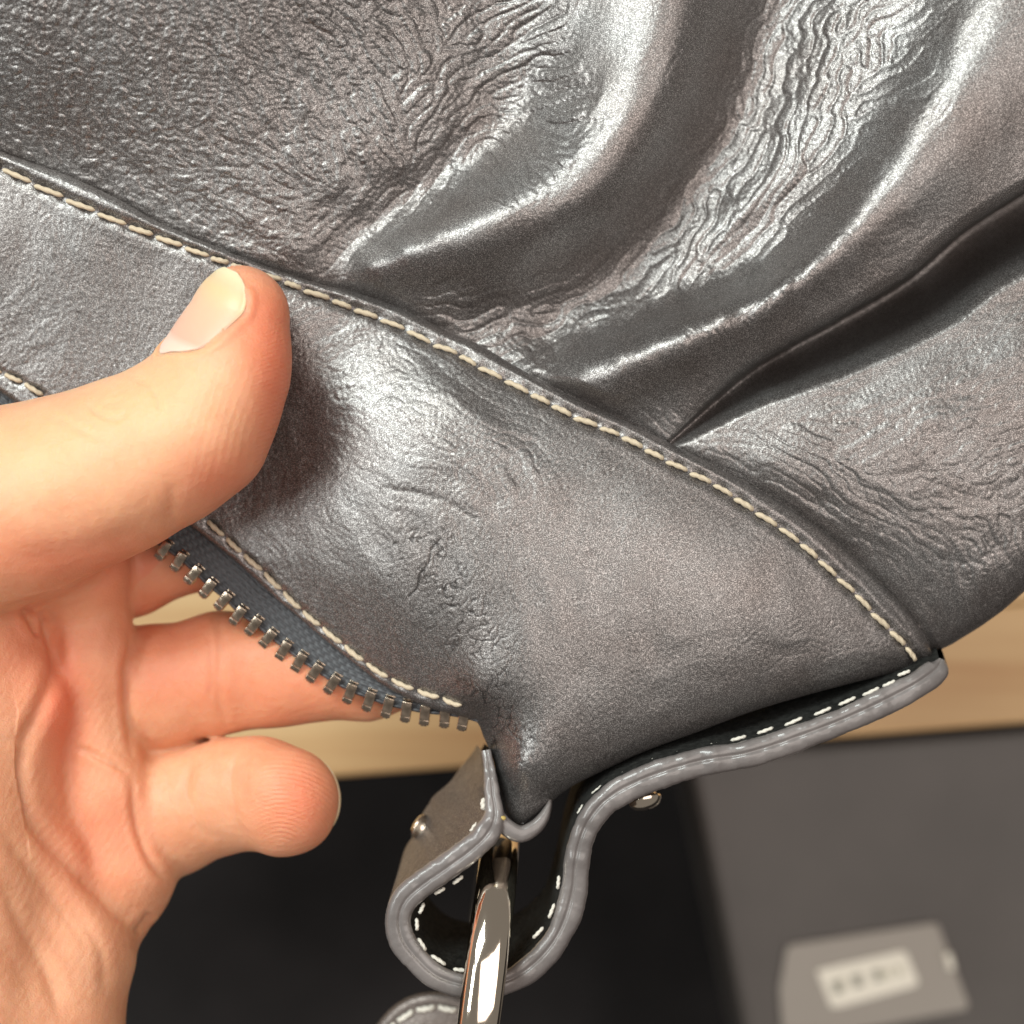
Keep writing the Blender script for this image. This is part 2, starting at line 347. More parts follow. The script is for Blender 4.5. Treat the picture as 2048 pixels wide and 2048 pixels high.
# sheet one: everything above and left of the deep crease
up_pts = lines(
 [(1300, -150, 7.2), (1262, 50, 7.2), (1238, 180, 7), (1195, 275, 6.8), (1115, 345, 6.2), (1000, 402, 5.4), (900, 452, 4), (810, 497, 2), (740, 532, -.8)],
 [(1010, -150, 2), (1040, 50, -.6), (1055, 165, -2.4), (1030, 250, -3), (965, 322, -3.4), (870, 390, -3.6), (780, 452, -3.8), (700, 512, -4)],
 [(1460, -150, 4.6), (1395, 80, 4.6), (1345, 220, 4.2), (1275, 345, 3.2), (1180, 450, 2), (1060, 520, .6), (930, 565, -1), (810, 578, -3)],
 [(1580, -150, -6), (1510, 60, -7), (1445, 240, -8.4), (1360, 390, -9), (1250, 520, -9.4), (1115, 610, -8.6), (980, 650, -7), (870, 645, -5.5)],
 [(1745, -150, -.6), (1672, 60, -1.6), (1615, 230, -3), (1530, 380, -4.6), (1420, 505, -6), (1290, 600, -6.8), (1150, 672, -6.2)],
 [(1900, -150, 4), (1830, 60, 3.4), (1765, 200, 2.6), (1705, 310, 1.4), (1640, 415, .0), (1570, 500, -1.6), (1495, 550, -3.0), (1342, 610, -4.4), (1183, 677, -4.8), (1060, 730, -4.6)],
 [(2010, -150, 9.2), (1920, 60, 9.2), (1850, 210, 9), (1780, 340, 8.6), (1700, 450, 8), (1610, 530, 7.4), (1510, 595, 6.6), (1350, 655, 5), (1200, 718, 2.4), (1110, 757, -1)],
 [(2250, 110, 9), (2050, 260, 8.6), (1920, 370, 8), (1800, 460, 7), (1660, 570, 5.6), (1520, 670, 4), (1380, 750, 2), (1260, 812, -.6)],
 [(2250, 250, 6.4), (2048, 380, 5.8), (1925, 458, 5), (1819, 548, 4), (1686, 628, 2.8), (1580, 686, 1.8), (1501, 734, .8), (1430, 792, -.6), (1340, 870, -3)])+[
 (-150, -150, 14), (0, 0, 11), (300, 0, 11.5), (600, -100, 11.5), (0, 150, 5.0), (300, 200, 4.8), (560, 180, 4.0), (800, -100, 7), (800, 0, 4.6), (740, 200, 1.6), (900, 100, .8), (900, 240, -1.6), (150, 300, -.2), (450, 400, -.8), (600, 400, -1.2), (720, 400, -2), (820, 330, -1.8), (-150, 120, 3.4), (600, 500, -2.8),
 (1120, 700, -6.4), (1800, 800, 3), (1600, 1000, 0), (2100, 900, 2)]+[p for p in seam_b if p[0] < 1340]
# sheet two: the part that runs down under the crease
lo_pts = lines(
 [(2250, 360, -1), (2048, 490, -1), (1925, 550, -1), (1819, 620, -1), (1686, 690, -1), (1580, 745, -1.2), (1501, 797, -1.4), (1430, 846, -1.8), (1375, 884, -2.6)],
 [(2250, 460, -1), (2048, 575, -.8), (1925, 640, -.6), (1819, 705, -.4), (1690, 770, -.2), (1590, 820, -.2), (1510, 862, -.6), (1430, 905, -1.6)])+[
 (2048, 700, 1.6), (1850, 800, 2), (1680, 880, 1.6), (1570, 930, .6), (2060, 880, 2.4), (1850, 1000, 1.4), (1690, 1020, .2), (2230, 850, 2.4), (1900, 1100, 0), (2060, 1040, .8), (2060, 1150, -1), (1960, 1210, -3), (1880, 1270, -6.5), (2230, 960, 0), (1500, 950, -1.2),
 (1800, 1500, -12), (1200, 900, -5), (700, 800, -6), (800, 200, -20), (1200, 0, -20), (1800, 0, -20)]+[p for p in seam_b if p[0] > 1340]
HU = tps(up_pts, .0003); HLo = tps(lo_pts, .0003)
E_c = np.array([(1200, 1000), (1300, 915), (1353, 869), (1430, 800), (1501, 742), (1580, 694), (1686, 636), (1819, 556), (1925, 466), (2048, 387), (2260, 262)], float)
E_q = catmull(E_c, 300)

# leather grain and wrinkles: controls are x, y, direction(deg, image down), long-wrinkle amount, pebble amount
D_ = [(0, 0, 100, .10, .75), (100, 200, 70, .1, .8), (300, 100, 80, .2, .7), (500, 80, 75, .3, .6), (640, 250, 68, .5, .6), (300, 350, 30, .15, .7), (550, 420, 20, .3, .7), (700, 100, 62, .55, .55), (820, 60, 60, .6, .6), (780, 300, 60, .6, .5), (820, 370, 128, .75, .4), (870, 290, 125, .75, .5), (900, 200, 130, .7, .7), (960, 120, 140, .7, .8), (1000, 20, 145, .8, .5), (1010, 200, 170, .6, .7), (1080, 80, 155, .85, .3), (1110, 200, 172, .9, .3), (1090, 290, 205, .8, .3), (1010, 350, 240, .4, .2), (690, 470, 135, .3, .5),
 (1200, 80, 100, .0, .0), (1270, 200, 110, .0, .0), (1200, 320, 120, .05, .05), (950, 440, 155, 0, 0), (820, 540, 155, .0, .0), (960, 520, 152, .0, .0), (1080, 480, 145, .1, .1), (1180, 420, 130, .05, .1), (1350, 30, 110, .05, .05),
 (1410, 150, 110, .5, .4), (1350, 340, 114, .5, .4), (1250, 480, 128, .6, .4), (1060, 600, 158, .9, .4), (1000, 650, 165, 1, .4), (1180, 610, 148, .9, .4), (900, 610, 170, .7, .4), (1080, 670, 155, 1, .4), (1190, 650, 148, .9, .3),
 (1450, 60, 108, .7, .4), (1480, 200, 106, .8, .4), (1540, 120, 108, .95, .3), (1600, 60, 112, 1, .3), (1680, 0, 118, 1, .3), (1560, 280, 112, 1, .25), (1480, 400, 118, 1, .2), (1400, 520, 128, 1, .2), (1300, 620, 142, .9, .2), (1640, 200, 114, .9, .2), (1560, 380, 114, 1, .2),
 (1800, 40, 150, .5, .1), (1740, 100, 118, .9, .2), (1790, 190, 160, .55, .1), (1740, 290, 158, .6, .1), (1670, 400, 154, .5, .1), (1560, 500, 140, .7, .2), (1600, 420, 125, .9, .2), (1470, 550, 140, .6, .2), (1720, 440, 160, .12, 0), (1680, 270, 118, .9, .2), (1800, 300, 100, .0, 0),
 (1950, 120, 100, .0, .02), (1900, 350, 100, 0, 0), (1650, 560, 70, .06, .0), (1300, 690, 60, 0, 0), (1180, 740, 120, .1, 0), (1350, 740, 60, .35, .1), (1440, 720, 60, .3, .1), (1300, 800, 30, .3, .3), (2000, 0, 140, .1, .0),
 (1750, 640, 140, .3, .2), (1550, 800, 150, .0, .0), (1800, 700, 150, .02, .05), (1600, 890, 15, .5, .15), (1500, 920, 20, .4, .2), (1750, 900, 165, .4, .3), (1900, 850, 160, .3, .4), (2000, 700, 170, .1, .2), (2030, 950, 150, .35, .6), (1900, 1020, 20, .2, .5), (1720, 1040, 30, .4, .4), (1680, 970, 30, .6, .3), (1960, 1150, 75, .7, .3), (2020, 1100, 60, .7, .3), (1900, 1240, 85, .5, .2), (1810, 1150, 50, .2, .3)]
def dirfield(ctrl):
    a = np.array(ctrl, float); th = np.radians(a[:, 2])
    c = np.c_[a[:, 0], a[:, 1], np.cos(2*th), np.sin(2*th), a[:, 3], a[:, 4]]
    F = field(c, 5.0); ang = 0.5*np.arctan2(F[..., 1], F[..., 0])
    # angles interpolated through the doubled vector so that opposite directions agree
    c2 = tofine(F[..., 0]); s2 = tofine(F[..., 1])
    return 0.5*np.arctan2(s2, c2), tofine(F[..., 2]), tofine(F[..., 3])
def grooves(n, wdt):
    return -np.exp(-(n/wdt)**2)
def grain(ctrl, seed):
    ang, al, ap = dirfield(ctrl)
    nl = lic(bandnoise(34, 62, seed), ang, 12)
    nm = lic(bandnoise(22, 42, seed+1), ang, 3)
    nf = bandnoise(9, 16, seed+2)
    lump = lic(bandnoise(60, 120, seed+3), ang, 20)
    al, ap = np.clip(al, 0, 1), np.clip(ap, 0, 1)
    h = al*(0.30*grooves(nl, .5)+0.07*nl+0.10*lump+.02*nf)+ap*(0.12*grooves(nm, .8)+0.05*nm+.012*nf)+0.009*nf+0.03*lump
    return h
HG = grain(D_, 11)
B_ = [(0, 500, 80, .02, .22), (250, 600, 60, .02, .2), (0, 650, 150, .05, .25), (650, 650, 150, .15, .25), (700, 780, 160, .22, .3), (750, 880, 30, .2, .25), (900, 780, 35, .2, .15), (900, 900, 35, .35, .15), (1000, 950, 40, .3, .1), (820, 960, 20, .2, .15), (1050, 1050, 50, .05, .05), (620, 1000, 60, .08, .2), (520, 960, 85, .08, .25), (600, 800, 80, .05, .1), (560, 1080, 60, .08, .2), (700, 1200, 50, .04, .15), (850, 1300, 60, .04, .12), (700, 1040, 45, .1, .15), (850, 1120, 60, .08, .08), (960, 1250, 70, .03, .05), (1000, 1380, 80, .04, .08), (980, 1480, 90, .08, .15), (1030, 1560, 0, .1, .25), (900, 1180, 70, .03, .04), (1200, 900, 40, .02, .04), (1300, 1150, 60, .0, .03), (1150, 1300, 80, .02, .05), (1500, 1200, 60, .0, .03), (1100, 1450, 90, .05, .15), (1450, 1350, 165, .02, .05), (1650, 1360, 160, .15, .08), (1700, 1200, 60, .0, .05), (1000, 720, 30, .1, .1), (560, 1000, 80, .08, .2)]
BG_ = grain(B_, 31)

def ramp01(x, a, b): t = np.clip((x-a)/(b-a), 0, 1); return t*t*(3-2*t)
U_line = catmull(U_st, 150); L_line = catmull(L_st, 90)
UE = catmull(U_ed, 150)

def body_z(x, y, grainy=True):
    zu, zl = samp(HU, x, y), samp(HLo, x, y)
    if grainy: g_ = fsamp(HG, x, y); zu = zu+g_; zl = zl+g_
    d, _ = polydist(x, y, E_q[::4]); ye = np.interp(x, E_q[:, 0], E_q[:, 1])
    up = (y < ye) | (x < 1200)
    sd = np.where(up, -d, d)
    zu = zu-5.0*(1-np.sqrt(np.clip(1-np.clip(1-d/30, 0, 1)**2, 0, 1)))*ramp01(x, 1320, 1480)
    wd_ = np.interp(x, [1340, 1430, 1580, 1686, 1925, 2048, 2250], [14, 36, 70, 84, 104, 114, 122]); dp_ = np.interp(x, [1340, 1430, 1580, 1800, 2250], [2, 7, 15, 21, 25])
    zl = zl-dp_*(1-ramp01(d/wd_, .1, 1.3))
    k = ramp01(sd, -2.5, 2.5)
    z = zu*(1-k)+zl*k
    # the panel is caught under the folded edge of the zip panel
    du, _ = polydist(x, y, UE[::2]); yu = np.interp(x, UE[:, 0], UE[:, 1]); below = (y > yu) & (x < 1866)
    cap = samp(BT, x, y)-1.4+np.where(below, -.05*np.minimum(du, 12), .16*du+.002*du*du)
    h_ = np.clip(3.0-np.abs(z-cap), 0, None)/3.0
    return np.minimum(z, cap)-h_*h_*.75

# cracks on the worn ridge of the zip panel: cell borders of a warped point set
cr = np.random.RandomState(5)
gxx, gyy = np.meshgrid(np.arange(740, 1140, 27.), np.arange(1030, 1690, 27.))
cpts = np.c_[gxx.ravel(), gyy.ravel()]+cr.uniform(-13, 13, (gxx.size, 2))
def cracks(x, y):
    wx = fsamp(WN1, x, y)*7; wy = fsamp(WN2, x, y)*7
    m = (x > 770) & (x < 1110) & (y > 1050) & (y < 1660)
    out = np.zeros(x.shape)
    if not m.any(): return out
    X = (x+wx)[m]; Y = (y+wy)[m]
    d1 = np.full(X.shape, 1e9); d2 = d1.copy()
    for a, b in cpts:
        d = np.hypot(X-a, Y-b); n1 = d < d1
        d2 = np.where(n1, d1, np.minimum(d2, d)); d1 = np.where(n1, d, d1)
    e = (d2-d1)/2*.85
    sel = fsamp(WN3, x, y)[m]
    dl, _ = polydist(x[m], y[m], [(840, 1090), (900, 1180), (960, 1290), (995, 1400), (1010, 1500)])
    wgt = np.exp(-(dl/72)**2)*ramp01(sel, -1.5, .6)
    out[m] = np.exp(-(e/1.15)**2)*wgt
    d4, _ = polydist(x[m], y[m], [(880, 1078), (862, 1100), (858, 1124), (840, 1150), (834, 1178), (818, 1192)])
    out[m] = np.maximum(out[m], np.exp(-(d4/2.0)**2))
    return out
WN1, WN2, WN3 = bandnoise(34, 90, 71)+.25*bandnoise(12, 24, 74), bandnoise(34, 90, 72)+.25*bandnoise(12, 24, 75), bandnoise(50, 120, 73)

def band_z(x, y, grainy=True, full=True):
    z = samp(BT, x, y)
    if full:
        d, a = polydist(x, y, U_line)
        z = z-0.55*np.exp(-(d/11)**2)*(1+.35*np.cos(a*2*math.pi/48))+.35*np.exp(-((d-22)/10)**2)*np.where(y < np.interp(x, U_line[:, 0], U_line[:, 1]), 1, .15)
        d2, a2 = polydist(x, y, L_line)
        z = z-0.5*np.exp(-(d2/9)**2)*(1+.4*np.cos(a2*2*math.pi/49))
        # two short creases beside the zip
        d3, _ = polydist(x, y, [(770, 975), (830, 985), (890, 1000), (950, 1040)]); z = z-.12*np.exp(-(d3/7)**2)
        
    if grainy: z = z+fsamp(BG_, x, y)
    return z

# --- body panel
nc, nr = 900, 560
LB = np.array([(x, y) for x, y in [(-180, 300), (0, 385), (132, 430), (318, 520), (530, 600), (720, 655), (880, 715), (1024, 795), (1230, 900), (1440, 1005), (1600, 1095), (1700, 1170), (1790, 1262), (1830, 1318), (1868, 1306), (1905, 1288), (1960, 1254), (2005, 1222), (2048, 1184), (2120, 1115), (2230, 990)]], float)
xs = np.linspace(-180, 2230, nc); yb = np.interp(xs, LB[:, 0], LB[:, 1])
t = np.linspace(0, 1, nr)[:, None]
X = np.repeat(xs[None], nr, 0); Y = -180+(yb[None]+180)*t
Z = body_z(X, Y)
free = ramp01(xs, 1835, 1875)[None]
dy = (yb[None]-Y)*.8
Z = Z-free*6.5*(1-np.sqrt(np.clip(1-np.clip(1-dy/85, 0, 1)**2, 0, 1)))
rows = [np.stack([X, Y, Z], -1)]
for k, (dz, iny) in enumerate([(-2, 1), (-5, 3), (-9, 12), (-14, 26), (-22, 50)]):
    rows.append(np.stack([X[-1:], Y[-1:]-iny*free, Z[-1:]+dz], -1))
G = np.concatenate(rows, 0)
V = P(G[..., 0], G[..., 1], G[..., 2])
mesh('body_panel', V, gridfaces(G.shape[0], nc), M_leather, bag, attrs={'crack': np.zeros(G.shape[:2])})

# --- zip panel: between its upper fold and its lower edge, each edge rolled down
nu, nv = 1200, 360
def reparam(line, keys, n):
    q = catmull(line, 1200); s = np.r_[0, np.cumsum(np.linalg.norm(np.diff(q, axis=0), axis=1))]
    ks = [s[np.argmin(np.hypot(q[:, 0]-k[1][0], q[:, 1]-k[1][1]))] for k in keys]
    ss = np.interp(np.linspace(0, 1, n), [k[0] for k in keys], ks)
    return np.stack([np.interp(ss, s, q[:, i]) for i in (0, 1)], 1)
kU = [(0, (-180, 222)), (.12, (132, 350)), (.27, (530, 532)), (.40, (880, 655)), (.55, (1230, 832)), (.66, (1440, 938)), (.80, (1680, 1088)), (.92, (1800, 1205)), (1, (1868, 1320))]
kL = [(0, (-180, 690)), (.12, (53, 822)), (.27, (374, 1047)), (.40, (665, 1293)), (.55, (952, 1443)), (.66, (1042, 1648)), (.80, (1289, 1503)), (.92, (1607, 1392)), (1, (1864, 1322))]
A = reparam(U_ed, kU, nu); Bb = reparam(L_ed, kL, nu)
v = np.linspace(0, 1, nv); v = v-.045*np.sin(2*math.pi*v)
X = A[None, :, 0]*(1-v[:, None])+Bb[None, :, 0]*v[:, None]
Y = A[None, :, 1]*(1-v[:, None])+Bb[None, :, 1]*v[:, None]
dU, _ = polydist(X, Y, UE)
LZ = catmull([p for p in L_ed[:21]], 80); LG = catmull([p for p in L_ed[20:]], 90)
dL, _ = polydist(X, Y, LZ); dG, _ = polydist(X, Y, LG)
crk = cracks(X, Y)
Z = band_z(X, Y)-.11*crk
def roll(d, r, dep): return dep*(1-np.sqrt(np.clip(1-np.clip(1-d/r, 0, 1)**2, 0, 1)))
Z = Z-roll(dU, 15, 1.9)-roll(dL, 12, 1.2)-roll(dG, 70, 3.6)
rows = []
for dz in (-2.6, -1.2): rows.append(np.stack([X[:1], Y[:1], Z[:1]+dz], -1))
rows.append(np.stack([X, Y, Z], -1))
isg = (np.linspace(0, 1, nu) > .55)[None]
cx, cy = 1250., 1350.
for dz, inw in ((-1.0, 0), (-2.2, .01), (-6, .04), (-12, .10)):
    f = np.where(isg, inw, 0); dd = np.where(isg, dz, max(dz, -1.6)+(-.01*abs(dz)))
    rows.append(np.stack([X[-1:]*(1-f)+cx*f, Y[-1:]*(1-f)+cy*f, Z[-1:]+dd], -1))
G = np.concatenate(rows, 0)
ca = np.zeros(G.shape[:2]); ca[2:2+nv] = crk*.8
zp = mesh('zip_panel', P(G[..., 0], G[..., 1], G[..., 2]), gridfaces(G.shape[0], nu), M_leather, bag, attrs={'crack': ca})

# --- stitches
def stitch_mesh(name, mat):
    nx, nt = 15, 10; vs = []
    for i in range(nx):
        u = i/(nx-1)*2-1; r = (1-abs(u)**5)**.5*.9+.06 if abs(u) < 1 else .10
        for j in range(nt):
            th = 2*math.pi*j/nt; k = 1+.17*math.cos(2*(th-u*4.2))
            vs.append((u*.5, .5*r*k*math.cos(th), .5*r*k*math.sin(th)-.55*abs(u)**3.2))
    f = gridfaces(nx, nt, wrap=True, flip=True)
    me = mesh(name, vs, f, mat); 
    return me
proto = stitch_mesh('stitch', M_thread); wproto = stitch_mesh('stitch', M_wthread)
used = {}
def put_stitch(src, a, b, parent, width, lift=0.0, up=(0, 0, 1)):
    a, b = Vector(a), Vector(b); d = b-a; Lg = d.length; x = d.normalized()
    z = Vector(up); z = (z-x*z.dot(x)).normalized(); y = z.cross(x)
    o = src if src.name not in used else src.copy()
    if src.name in used: sc.collection.objects.link(o)
    used[o.name] = 1; used[src.name] = 1
    c = (a+b)/2+z*lift
    M = Matrix(((x.x*Lg, y.x*width, z.x*width, c.x), (x.y*Lg, y.y*width, z.y*width, c.y), (x.z*Lg, y.z*width, z.z*width, c.z), (0, 0, 0, 1)))
    o.parent = parent; o.matrix_local = M
    return o
def surf_normal(fn, x, y):
    e = 12; p0 = P(x-e, y, fn(x-e, y)); p1 = P(x+e, y, fn(x+e, y)); q0 = P(x, y-e, fn(x, y-e)); q1 = P(x, y+e, fn(x, y+e))
    n = np.cross(p1-p0, q0-q1); n /= np.linalg.norm(n); return n
bz = lambda x, y: float(band_z(np.array([float(x)]), np.array([float(y)]), False, False)[0])
ends = []
for i, (x, y) in enumerate(U_st[:-1]):
    x2, y2 = U_st[i+1]
    n = max(1, round(math.hypot(x2-x, y2-y)/52))
    for k in range(n): ends.append(((x+(x2-x)*k/n, y+(y2-y)*k/n), (x+(x2-x)*(k+1)/n, y+(y2-y)*(k+1)/n)))
random.seed(3)
for (a, b) in ends:
    mx, my = (a[0]+b[0])/2, (a[1]+b[1])/2; dx, dy = (b[0]-a[0])*.455, (b[1]-a[1])*.455
    nx_, ny_ = -dy, dx; tl = random.uniform(.02, .09)
    p = (mx-dx+nx_*tl, my-dy+ny_*tl); q = (mx+dx-nx_*tl, my+dy-ny_*tl)
    put_stitch(proto, P(*p, bz(*p)), P(*q, bz(*q)), zp, .00088*random.uniform(.92, 1.08), .00006, surf_normal(bz, mx, my))
for i in range(len(L_st)-1):
    a, b = L_st[i], L_st[i+1]; n = max(1, round(math.hypot(b[0]-a[0], b[1]-a[1])/56))
    for k in range(n):
        ax, ay = a[0]+(b[0]-a[0])*k/n, a[1]+(b[1]-a[1])*k/n; ex, ey = a[0]+(b[0]-a[0])*(k+1)/n, a[1]+(b[1]-a[1])*(k+1)/n
        mx, my = (ax+ex)/2, (ay+ey)/2; dx, dy = (ex-ax)*.45, (ey-ay)*.45
        p, q = (mx-dx, my-dy), (mx+dx, my+dy)
        put_stitch(proto, P(*p, bz(*p)), P(*q, bz(*q)), zp, .00088*random.uniform(.92, 1.08), .00004, surf_normal(bz, mx, my))

# --- zip tape with woven ribs, and its teeth
TE = [(-180, 755), (-60, 800), (40, 862), (150, 950), (230, 1020), (300, 1078), (329, 1099), (360, 1121), (389, 1148), (418, 1175), (449, 1200), (478, 1229), (509, 1250), (538, 1275), (569, 1299), (600, 1322), (631, 1343), (666, 1366), (701, 1384), (739, 1399), (776, 1412), (813, 1420), (850, 1427), (890, 1431), (927, 1437), (960, 1446)]
te = catmull(TE, 760); tin = catmull([(-180, 640), (0, 735), (120, 820), (290, 935), (374, 1000), (465, 1075), (552, 1155), (623, 1215), (705, 1280), (759, 1325), (862, 1385), (952, 1415), (975, 1430)], 760)
ntv = 64; vv = np.linspace(0, 1, ntv)[:, None]
X = tin[None, :, 0]*(1-vv)+te[None, :, 0]*vv; Y = tin[None, :, 1]*(1-vv)+te[None, :, 1]*vv
Zb = samp(BT, tin[:, 0], tin[:, 1])[None]
Zl = np.minimum(samp(BT, catmull(L_ed[:21], 760)[:, 0], catmull(L_ed[:21], 760)[:, 1]), 0)[None]-3.0
arc = np.r_[0, np.cumsum(np.linalg.norm(np.diff(te, axis=0), axis=1))][None]
dte, _ = polydist(X, Y, te)
row = dte/10.0
ph = arc/19.0+0.5*(np.floor(row) % 2)
weave = 0.42*np.abs(np.sin(math.pi*row))**.6*(0.35+.65*np.abs(np.sin(math.pi*ph))**.7)
Z = Zl+0.5*vv+weave*1.0
Z = Z+np.where(dte < 7, .35*np.sqrt(np.clip(1-(dte/7-.5)**2*4, 0, 1)), 0)
Zt = Z
top = np.stack([X, Y, Z], -1); bot = np.stack([X, Y, Zl+.5*vv-.6], -1)[::-1]
G = np.concatenate([top, bot, top[:1]], 0)
tape = mesh('zip_tape', P(G[..., 0], G[..., 1], G[..., 2]), gridfaces(G.shape[0], 760), M_tape, bag)
import bmesh
def tooth_mesh():
    bm = bmesh.new()
    def bxx(x0, x1, y0, y1, z0, z1):
        vs = [bm.verts.new((x, y, z)) for x in (x0, x1) for y in (y0, y1) for z in (z0, z1)]
        for f in ((0, 1, 3, 2), (4, 6, 7, 5), (0, 4, 5, 1), (2, 3, 7, 6), (0, 2, 6, 4), (1, 5, 7, 3)): bm.faces.new([vs[i] for i in f])
    bxx(-.86, .86, -1.9, .9, .35, 1.0)       # upper jaw over the tape
    bxx(-.86, .86, -1.9, .9, -1.0, -.35)     # lower jaw
    bxx(-.86, .86, .85, 1.8, -.9, .9)      # head beyond the tape edge
    bxx(-.55, .55, 1.75, 2.2, -.5, .7)    # nose
    bmesh.ops.recalc_face_normals(bm, faces=bm.faces)
    bmesh.ops.bevel(bm, geom=list(bm.edges), offset=.13, segments=2, affect='EDGES', profile=.6)
    for vtx in bm.verts: vtx.co *= .001
    me = bpy.data.meshes.new('zip_tooth'); bm.to_mesh(me); bm.free(); me.shade_smooth(); me.materials.append(M_tooth)
    o = bpy.data.objects.new('zip_tooth', me); sc.collection.objects.link(o); return o
tooth = tooth_mesh(); first = True
TP = [(-60, 800), (-22, 823), (15, 847), (150, 952), (180, 978), (210, 1003), (240, 1028), (271, 1054)]+TE[5:25]
for i, (x, y) in enumerate(TP):
    j = int(np.argmin(np.hypot(te[:, 0]-x, te[:, 1]-y))); j = min(max(j, 3), 755)
    d = te[j+3]-te[j-3]; d /= np.linalg.norm(d)
    z = float(Zl[0, j]+.5)
    X_ = Vector((d[0], -d[1], 0)).normalized(); out = Vector((-d[1], -d[0], 0)).normalized()
    out = (out+Vector((0, 0, -.30))).normalized(); Zv = X_.cross(out)
    o = tooth if first else tooth.copy()
    if not first: sc.collection.objects.link(o)
    first = False
    c = Vector(P(x, y, z)); o.parent = tape
    o.matrix_local = Matrix(((X_.x, out.x, Zv.x, c.x), (X_.y, out.y, Zv.y, c.y), (X_.z, out.z, Zv.z, c.z), (0, 0, 0, 1))) @ Matrix.Rotation(random.uniform(-.08, .08), 4, 'Z')

# --- end tab: a leather strap folded into a loop, its painted edge facing up
front = [(1884, 1318), (1872, 1342), (1819, 1378), (1713, 1430), (1607, 1472), (1501, 1507), (1395, 1526), (1289, 1560), (1220, 1597), (1183, 1637), (1163, 1680), (1153, 1729), (1148, 1782), (1130, 1845), (1098, 1900), (1050, 1945), (1000, 1968), (940, 1974), (875, 1955), (832, 1918), (804, 1880), (796, 1838), (809, 1800), (844, 1768), (888, 1737), (935, 1703), (972, 1668), (988, 1632), (984, 1588), (979, 1541), (972, 1500)]
backp = [(1860, 1240), (1850, 1270), (1800, 1300), (1690, 1350), (1590, 1385), (1490, 1420), (1390, 1440), (1290, 1470), (1215, 1510), (1170, 1560), (1150, 1610), (1140, 1660), (1130, 1710), (1115, 1765), (1085, 1810), (1040, 1845), (995, 1860), (945, 1864), (890, 1850), (855, 1822), (830, 1790), (820, 1750), (824, 1715), (836, 1690), (848, 1660), (862, 1635), (880, 1608), (905, 1575), (928, 1540), (948, 1512), (962, 1488)]
fz = [-5.5, -4.5, -3, -2.2, -1.8, -1.5, -1.2, -1, -1, -1.2, -1.8, -2.4, -3, -3.4, -3.6, -3.6, -3.5, -3.4, -3.2, -3, -2.8, -2.6, -2.4, -2.2, -2, -1.8, -1.6, -1.6, -2.4, -3.4, -4.5]
hw_ = [6, 24, 26, 25, 25, 26, 27, 27, 25, 24, 23, 25, 26, 26, 25, 25, 24, 23, 24, 25, 25, 24, 24, 25, 25, 24, 23, 19, 15, 12, 9]
nF = 420
Fp = catmull([(a[0], a[1], z, h, b[0], b[1]) for a, z, h, b in zip(front, fz, hw_, backp)], nF)
d = np.gradient(Fp[:, :2], axis=0); d /= np.linalg.norm(d, axis=1)[:, None]; nrm = np.stack([-d[:, 1], d[:, 0]], 1)
rgh = np.random.RandomState(2)
wob = np.convolve(rgh.randn(nF+20), np.ones(9)/9, 'same')[10:-10]*3.0
hw = (Fp[:, 3]*1.06+wob*.8)
# rounded painted edge profile with a seam line where the two layers meet
us = np.linspace(-1, 1, 25)
def prof(u): 
    h = 1.5*np.sqrt(np.clip(1-np.abs(u)**3.2, 0, 1))
    return h-0.38*np.exp(-((u-.10)/.13)**2)
sg = fsamp(bandnoise(30, 80, 91), Fp[:, 0], Fp[:, 1])
rows = []
for u in us:
    px_ = Fp[:, 0]+nrm[:, 0]*hw*u; py_ = Fp[:, 1]+nrm[:, 1]*hw*u
    rows.append(np.stack([px_, py_, Fp[:, 2]+prof(u+0*sg)*np.minimum(1, hw/22)+.12*sg*(1-u*u)+.05*wob], -1))
G = np.stack(rows, 0)
tab = bpy.data.objects.new('ring_tab', None); sc.collection.objects.link(tab); tab.parent = bag
mesh('painted_edge', P(G[..., 0], G[..., 1], G[..., 2]), gridfaces(25, nF, flip=True), M_edge, tab)
# walls: outer skin (side u=+1 or -1), inner suede
nW = 30
def wall(side, name, mat, depth, over=0.0, wr=0.0):
    rows = []
    for k in range(nW):
        t = k/(nW-1)
        bx_ = Fp[:, 4]+nrm[:, 0]*hw*.75*side; by_ = Fp[:, 5]+nrm[:, 1]*hw*.75*side
        fx_ = Fp[:, 0]+nrm[:, 0]*hw*(side*(1-over)); fy_ = Fp[:, 1]+nrm[:, 1]*hw*(side*(1-over))
        zz = Fp[:, 2]+.02-depth*t
        bl_ = .35*t+.65*t
        rows.append(np.stack([fx_*(1-bl_)+bx_*bl_, fy_*(1-bl_)+by_*bl_, zz+wr*np.sin(t*9)], -1))
    G = np.stack(rows, 0)
    return mesh(name, P(G[..., 0], G[..., 1], G[..., 2]), gridfaces(nW, nF), mat, tab, attrs={'crack': np.zeros(G.shape[:2])})
out_side = -1 if (Fp[nF//2, 1]+nrm[nF//2, 1]*-1 > Fp[nF//2, 1]) else 1
wall(out_side, 'outer_leather', M_tableather, 21)
wall(-out_side, 'suede_lining', M_suede, 21)
